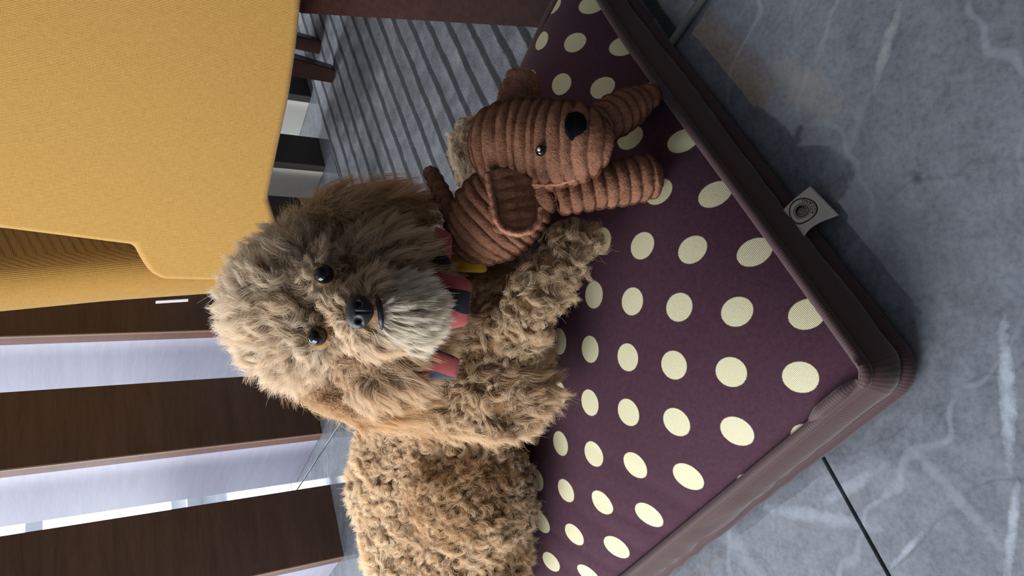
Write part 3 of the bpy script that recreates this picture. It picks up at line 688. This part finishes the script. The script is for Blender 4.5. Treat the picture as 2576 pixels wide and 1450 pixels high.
def dress(me, parent, dens, seed, fixed=None, name='fur', K=26):
    rg = np.random.default_rng(seed); P0, N0, area_ = surf_sample(me, 10, rg)
    P, N, _ = surf_sample(me, int(area_ * dens), rg)
    reg = np.full(len(P), fixed) if fixed else region_of(P)
    view = nrm(CAM - P); facing = (N * view).sum(1)
    keep = rg.random(len(P)) < np.clip(.30 + facing * 2.0, .18, 1)
    for e in EYES: keep &= np.linalg.norm(P - e - FW * .004, axis=1) > .0108
    keep &= np.linalg.norm(P - NOSE - FW * .004, axis=1) > .0135
    keep &= np.linalg.norm(P - lip[2], axis=1) > .0045
    keep &= P[:, 2] > cheight(P[:, 0], P[:, 1]) - .006
    P, N, reg = P[keep], N[keep], reg[keep]
    if not fixed:
        for rnd in range(2):
            x = np.nonzero(reg == 'chin')[0] if rnd else np.nonzero(np.isin(reg, ['chin', 'muzzle']))[0]
            P = np.r_[P, P[x] + np.cross(N[x], rg.normal(size=(len(x), 3))) * .0016]; N = np.r_[N, N[x]]; reg = np.r_[reg, reg[x]]
    n = len(P); tab = {k_: np.array([REG[r][i] for r in reg]) for k_, i in (('L', 0), ('R', 1), ('c', 2), ('s', 3), ('l', 4), ('g', 5))}
    cA = np.array([lin(REG[r][6]) for r in reg]); cB = np.array([lin(REG[r][7]) for r in reg])
    # combing direction
    face = np.isin(reg, ['head', 'muzzle', 'cheek', 'chin'])
    away = nrm(P - (NOSE + UP * .006 - FW * .0)); down = np.array([0, 0, -1.0]); rest = nrm(wob(P, 45, 5) * .9 + down * .8 + np.array([0, -.25, 0]))
    fl = np.where(face[:, None], away * 1.0 + wob(P, 60, 8) * .22, rest)
    mus = np.isin(reg, ['muzzle', 'cheek', 'chin']); fl[mus] += down * .25
    hd = reg == 'head'; fl[hd] += np.array([0, .1, .35])
    bk = np.isin(reg, ['back']); fl[bk] = wob(P[bk], 60, 12) * .8 + np.array([-.2, 0, .1])
    fo2 = np.isin(reg, ['foreleg', 'foot', 'haunch']); fl[fo2] = wob(P[fo2], 110, 9) * 1.1 + down * .35
    if fixed == 'ear': fl = down * 1.0 + wob(P, 50, 3) * .25 + np.sign(P[:, :1] - W(850, 780, .6)[0]) * RT * .25
    fl = nrm(fl - N * (fl * N).sum(1, keepdims=True) * .6)
    # keep hair from falling over eyes and nose
    for q, rr in [(EYES[0], .030), (EYES[1], .030), (NOSE, .021)]:
        dv = P - q; ds = np.linalg.norm(dv, axis=1); f = np.clip(1 - (ds - .010) / (rr - .010), 0, 1)
        if q is NOSE: f = f * np.clip(((P - NOSE) @ UP + .022) / .008, 0, 1)
        fl = nrm(fl + nrm(dv) * (f * 1.4)[:, None]); tab['L'] = tab['L'] * (1 - .62 * f); tab['g'] = tab['g'] * (1 - f); tab['R'] = tab['R'] * (1 - .3 * f); tab['l'] = tab['l'] * (1 - .4 * f)
    if not fixed:
        # fur tints by place: the coat's cream chin, paler crown, brown cheek beside one eye
        c_ = lin((246, 240, 226)); dd = np.exp(-(np.linalg.norm(P - W(1015, 790, .575), axis=1) / .024) ** 2)[:, None]; cA = cA * (1 - dd) + c_ * dd; cB = cB * (1 - dd * .9) + lin((238, 226, 200)) * dd * .9
        dd = np.exp(-(np.linalg.norm(P - W(560, 770, .66), axis=1) / .05) ** 2)[:, None] * .6; cA = cA * (1 - dd) + c_ * dd
        dd = np.exp(-(np.linalg.norm(P - W(880, 640, .63), axis=1) / .035) ** 2)[:, None] * .45; br = lin((150, 116, 76)); cA = cA * (1 - dd) + br * dd; cB = cB * (1 - dd) + br * dd
    return curls(name, parent, P, N, fl, tab['L'], tab['R'], tab['c'], K, tab['s'], cA, cB, fur_m, lift=tab['l'], grav=tab['g'], seed=seed)
def fuzz(me, parent, n, seed, fixed=None):
    """fine short undercoat that fills the gaps between locks"""
    rg = np.random.default_rng(seed); P, N, _ = surf_sample(me, n, rg); reg = np.full(len(P), fixed) if fixed else region_of(P)
    view = nrm(CAM - P); keep = (rg.random(len(P)) < np.clip(.3 + (N * view).sum(1) * 2, .1, 1))
    for e in EYES: keep &= np.linalg.norm(P - e - FW * .004, axis=1) > .0105
    keep &= np.linalg.norm(P - NOSE - FW * .004, axis=1) > .015
    P, N, reg = P[keep], N[keep], reg[keep]; L = np.array([REG[r][0] * (.28 if r in ('chin', 'muzzle') else .55) for r in reg])
    for q in EYES: L = L * np.clip((np.linalg.norm(P - q, axis=1) - .008) / .02, .18, 1)
    cA = np.array([lin(REG[r][6]) for r in reg]); cB = np.array([lin(REG[r][7]) for r in reg]) * .9
    if not fixed:
        dd = np.exp(-(np.linalg.norm(P - W(1015, 790, .575), axis=1) / .024) ** 2)[:, None]; cB = cB * (1 - dd) + lin((246, 238, 222)) * dd; cA = cA * (1 - dd) + lin((246, 238, 222)) * dd
    return curls('undercoat', parent, P, N, nrm(wob(P, 70, 21) + np.array([0, 0, -.5])), L, .002, 1.0, 2, .002, cA, cB, fur_m, npt=6, clump=.1, rad=.00013, seed=seed, lift=1.1, grav=.1)
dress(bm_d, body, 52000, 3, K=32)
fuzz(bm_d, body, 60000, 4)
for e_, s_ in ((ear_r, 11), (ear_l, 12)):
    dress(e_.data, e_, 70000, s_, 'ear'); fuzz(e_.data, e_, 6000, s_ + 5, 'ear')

# ------------------------------------------------------------------ striped bow at the dog's neck, yellow harness pad
rosy = Mat('dusty_red_cloth', (172, 84, 84), .75, .2, Sheen_Weight=.2); navy = Mat('charcoal_cloth', (34, 37, 46), .75, .2, Sheen_Weight=.2)
slate = Mat('slate_stripe_cloth', (70, 74, 88), .75, .2)
ylw = Mat('yellow_cloth', (168, 128, 44), .85, .1)
bow = tag(empty('neck_bow', W(1150, 770, .66)), None); bow.parent = dog; bow.matrix_parent_inverse = Matrix.Translation(-WL[dog.name])
def lobe(name, P4, bul, mats, rule, n=110, par=None):
    """padded patch over a four-sided region, P4: corners a b c d"""
    a, b, c, d = map(np.array, P4); s = np.linspace(0, 1, n); U, V = np.meshgrid(s, s, indexing='ij')
    P = (a * ((1 - U) * (1 - V))[..., None] + b * (U * (1 - V))[..., None] + c * (U * V)[..., None] + d * ((1 - U) * V)[..., None])
    cen = (a + b + c + d) / 4; rr = (1 - (np.abs(2 * U - 1) ** 6 + np.abs(2 * V - 1) ** 6) * .10)[..., None]; P = cen + (P - cen) * rr
    h = (np.sin(math.pi * U) * np.sin(math.pi * V)) ** .5 * bul
    Pf = P - FW * h[..., None]; Pb = P + FW * h[..., None]
    o = link(name, gridmesh(name, Pf), mats, par or bow); o2 = gridmesh('t', Pb); bmx = bmesh.new(); bmx.from_mesh(o.data); bmx.from_mesh(o2); o2 = None
    bmesh.ops.remove_doubles(bmx, verts=bmx.verts, dist=1e-6); bmesh.ops.recalc_face_normals(bmx, faces=bmx.faces); bmx.to_mesh(o.data); bmx.free()
    nf = (n - 1) ** 2
    for k_, p in enumerate(o.data.polygons):
        q = k_ % nf; p.material_index = rule((q // (n - 1)) / (n - 1), (q % (n - 1)) / (n - 1)); p.use_smooth = True
    return o
# the lobes: u runs down the picture's long side, v across
lobe('bow_lobe', (W(1085, 840, .648), W(1184, 828, .640), W(1194, 698, .640), W(1085, 672, .650)), .010, [rosy, navy], lambda u, v: 1 if .34 + .06 * math.sin(u * 5) < v < .72 else 0)
lobe('bow_tail', (W(1045, 958, .645), W(1152, 958, .636), W(1164, 900, .636), W(1065, 862, .646)), .005, [rosy, slate], lambda u, v: 1 if v < .18 + .12 * math.sin(u * 4) and u > .3 or v > .80 + .1 * math.sin(u * 3) and u < .8 else 0)
lobe('bow_lobe', (W(1085, 700, .655), W(1134, 688, .652), W(1142, 585, .660), W(1090, 560, .67)), .008, [rosy, navy], lambda u, v: 1 if v + u * .45 < .75 else 0)
th_ = np.linspace(0, 2 * math.pi, 40, endpoint=False); nc = W(1075, 800, .742)
cr = np.array([nc + RT * math.cos(a) * .062 - FW * math.sin(a) * .062 - UP * math.sin(a) * .016 for a in th_])
link('collar', gridmesh('collar', sweep(np.r_[cr, cr[:1]], np.full(41, .007), 12, up=UP, flat=.4), close_v=True), navy, bow)
hp = lobe('harness_pad', (W(1112, 545, .702), W(1200, 560, .70), W(1238, 695, .70), W(1122, 690, .70)), .008, [ylw], lambda u, v: 0, par=dog)
link('harness_trim', gridmesh('harness_trim', sweep(resample([W(1118, 566, .698), W(1130, 572, .695), W(1145, 586, .693)], 12), np.full(12, .004), 10, flat=.5), close_v=True, caps=True), navy, hp)

# ------------------------------------------------------------------ plush toy dog
toy = tag(empty('plush_dog', (.12, .56, .14)), 'brown corduroy plush toy dog hugged by the poodle, black felt nose', 'toy')
def ribbed(name, pts, mat, spacing, amp, n=None, m_=72, flat=1.0, up=None, phase=0, wobble=0.0, parent=toy, squash=None):
    """pts: rows of (x, y, z, radius); rings stand proud every `spacing` metres"""
    pts = np.array(pts, float); Lt = np.sum(np.linalg.norm(np.diff(pts[:, :3], axis=0), axis=1)); n = n or int(Lt / spacing * 12) + 8
    q = resample(pts, n, 4); d = np.r_[0, np.cumsum(np.linalg.norm(np.diff(q[:, :3], axis=0), axis=1))]; d = d / d[-1] * Lt
    rr = q[:, 3]
    P = sweep(q[:, :3], rr, m_, flat=flat, up=up)
    cen = q[:, None, :3]; th = np.linspace(0, 2 * math.pi, m_, endpoint=False)[None, :]
    rib = np.abs(np.sin(math.pi * (d[:, None] / spacing + phase + wobble * np.sin(th * 2 + d[:, None] * 25)))) ** .55
    dirv = nrm(P - cen); P = P + dirv * ((rib - .6) * amp * np.minimum(1, rr / .012)[:, None])[..., None]
    P = P + wob(P.reshape(-1, 3), 260, 17).reshape(P.shape) * .00028
    return link(name, gridmesh(name, P, close_v=True, caps=True), mat, parent)
# head: rings lie across, muzzle comes forward
def hp_(x, y, D, r): return [*W(x, y, D), px(r, D)]
head = ribbed('head', [hp_(1203, 372, .672, 18), hp_(1212, 372, .670, 62), hp_(1232, 370, .666, 92), hp_(1270, 368, .660, 106), hp_(1320, 366, .655, 112), hp_(1370, 366, .649, 111),
                       hp_(1420, 364, .642, 107), hp_(1465, 360, .637, 98), hp_(1500, 358, .635, 80), hp_(1522, 357, .635, 54), hp_(1533, 357, .636, 16)], toy_m, px(27, .65), .0042, m_=110, wobble=.10, up=RT)
# nose and eye
from mathutils.bvhtree import BVHTree
hb = BVHTree.FromPolygons([v.co[:] for v in head.data.vertices], [p.vertices[:] for p in head.data.polygons])
def hit(x, y, out=0.0):
    d = Vector(ray(x, y)).normalized(); h_ = hb.ray_cast(Vector(CAM), d)[0]; return np.array(h_) - np.array(d) * out
def felt(name, outline_, D, th, mat, parent, tilt=0.0):
    cen = W(sum(p[0] for p in outline_) / len(outline_), sum(p[1] for p in outline_) / len(outline_), D); n_ = len(outline_)
    c2 = np.array([sum(p[0] for p in outline_) / n_, sum(p[1] for p in outline_) / n_]); P = []
    for r_ in (1.0, 1.0, .97, .85, .65, .4, .2, .02):
        up_ = -.002 if not P else th * math.sqrt(max(0, 1 - r_ ** 4)) + .0012
        P.append(np.array([hit(*(c2 + (np.array(p) - c2) * r_), up_) for p in outline_]))
    return link(name, gridmesh(name, np.array(P), close_v=True), mat, parent)
felt('nose', [(1422, 300), (1430, 285), (1450, 280), (1468, 288), (1477, 305), (1476, 325), (1462, 338), (1446, 345), (1440, 356), (1432, 350), (1423, 335), (1419, 318)], .60, .004, toy_black, head, -.00005)
te = ball('eye', hit(1360, 380, .001), px(13.5, .61), Mat('black_bead', (6, 6, 8), .08, .8), head)
ball('eye_glint', hit(1356, 376, .0052), px(4.5, .6), Mat('white_dot', (235, 235, 235), .3), te, (1.2, .5, 1), 2)
link('seam', gridmesh('seam', sweep(resample([hit(1335, 462), hit(1365, 465), hit(1400, 464), hit(1445, 452)], 30), np.full(30, .0016), 8), close_v=True, caps=True), toy_in, head)
def ear_flap(name, a, b, wa, wb_, D0, D1, rimside, up):
    """flat ribbed ear from a to b with a furry rim"""
    wmax = wa
    pts = [[*W(a[0] + (b[0] - a[0]) * t, a[1] + (b[1] - a[1]) * t, D0 + (D1 - D0) * t), px(wa + (wb_ - wa) * t, .65) * (1 if t < .8 else math.sqrt(max(.05, 1 - ((t - .8) / .21) ** 2)))] for t in np.linspace(0, 1, 16)]
    e = ribbed(name, pts, toy_m, px(29, .65), .0030, flat=.20, up=up, m_=64)
    return e
near_ear = ear_flap('ear', (1272, 425), (1306, 590), 50, 60, .630, .608, 1, UP)
rim_pts = [W(1226, 440, .626), W(1238, 500, .616), W(1248, 555, .608), W(1266, 580, .605), W(1300, 590, .604), W(1336, 582, .605), W(1358, 556, .609), W(1360, 525, .613)]
link('ear_lining', gridmesh('ear_lining', sweep(resample(rim_pts, 60), .0024 + .0003 * np.sin(np.arange(60) * 1.3), 12), close_v=True, caps=True), toy_in, near_ear)
ear_flap('ear', (1300, 290), (1322, 172), 62, 40, .668, .655, -1, UP)
# body
bodyp = [hp_(1372, 440, .672, 40), hp_(1345, 462, .672, 80), hp_(1310, 490, .676, 102), hp_(1275, 520, .680, 112), hp_(1240, 552, .682, 112), hp_(1208, 586, .684, 98), hp_(1185, 612, .686, 76), hp_(1168, 630, .688, 44), hp_(1160, 638, .69, 12)]
ribbed('body', bodyp, toy_m, px(25, .68), .0038, m_=120, wobble=.06, up=RT)
# arms resting on the cushion
def on(x, y, r): p = onsurf(x, y, px(r, .66)); return [*p, px(r, .66)]
tip = on(1650, 440, 44)
root = W(1400, 505, .655)
ap = [[*(root * (1 - t) + np.array(tip[:3]) * t + np.array([0, 0, .004]) * math.sin(math.pi * t)), px(36 + 20 * min(1, t * 1.5), .65)] for t in np.linspace(0, .86, 12)]
ap += [[*(root * (1 - t) + np.array(tip[:3]) * t), px(r_, .65)] for t, r_ in ((.93, 54), (.98, 46), (1.03, 32), (1.05, 8))]
ribbed('arm', ap, toy_m, px(30, .65), .0042, m_=80, up=UP)
tip2 = on(1640, 238, 30); root2 = W(1490, 325, .672)
ap = [[*(root2 * (1 - t) + np.array(tip2[:3]) * t), px(r_, .65)] for t, r_ in ((0, 50), (.2, 52), (.4, 54), (.6, 50), (.75, 42), (.88, 31), (.98, 30), (1.05, 22), (1.08, 6))]
ribbed('arm', ap, toy_m, px(32, .65), .0032, m_=80, up=UP)
tp = [hp_(1165, 590, .70, 22), hp_(1148, 560, .70, 21), hp_(1132, 530, .70, 20), hp_(1118, 500, .70, 20), hp_(1104, 472, .70, 19), hp_(1090, 448, .70, 18), hp_(1080, 430, .70, 15), hp_(1077, 420, .70, 6)]
ribbed('tail', tp, toy_m, px(24, .70), .0036, m_=40, wobble=.25, up=UP)
def pile(o, n, seed, L=.0010):
    P, N, _ = surf_sample(o.data, n, np.random.default_rng(seed)); rg = np.random.default_rng(seed); k_ = (N * nrm(CAM - P)).sum(1) > -.35; k_ &= True
    if o.name.startswith('head'):
        for q, rq in ((hit(1450, 314), .0115), (hit(1360, 380), .0055)): k_ &= np.linalg.norm(P - q, axis=1) > rq
    P, N = P[k_], N[k_]
    a = np.tile(lin((188, 130, 100)), (len(P), 1)); b = np.tile(lin((120, 76, 54)), (len(P), 1)); pm = pile_mat
    if o.name.startswith('nose'): a = a * .0 + lin((20, 22, 27)); b = b * 0 + lin((8, 9, 12))
    if 'lining' in o.name: a = a * 0 + lin((230, 172, 142)); b = b * 0 + lin((184, 130, 104))
    c_ = curls('pile', o, P, N, nrm(wob(P, 500, seed)), L, .0002, .5, 3, .0007, a, b, pm, npt=3, jitter=.0002, clump=.1, rad=.00014, seed=seed, lift=1.6, grav=0)
    return c_
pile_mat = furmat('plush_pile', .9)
for k_ in range(4):                       # dark claws of the hind foot
    nx, ny = (1332, 1168) if k_ == 0 else (1338, 1168 + k_ * 26)
    p_ = onsurf(nx, ny, .006); link('claw', gridmesh('claw', sweep(resample([p_ - FW * .001, p_ - FW * .006 - UP * .001, p_ - FW * .010 - UP * .004], 8), np.linspace(.0028, .0008, 8), 8), close_v=True, caps=True), nose_m, dog)
for k_, o in enumerate([q for q in toy.children] + list(near_ear.children)):
    ar = sum(p.area for p in o.data.polygons)
    pile(o, int(ar * 1.1e6), 40 + k_)
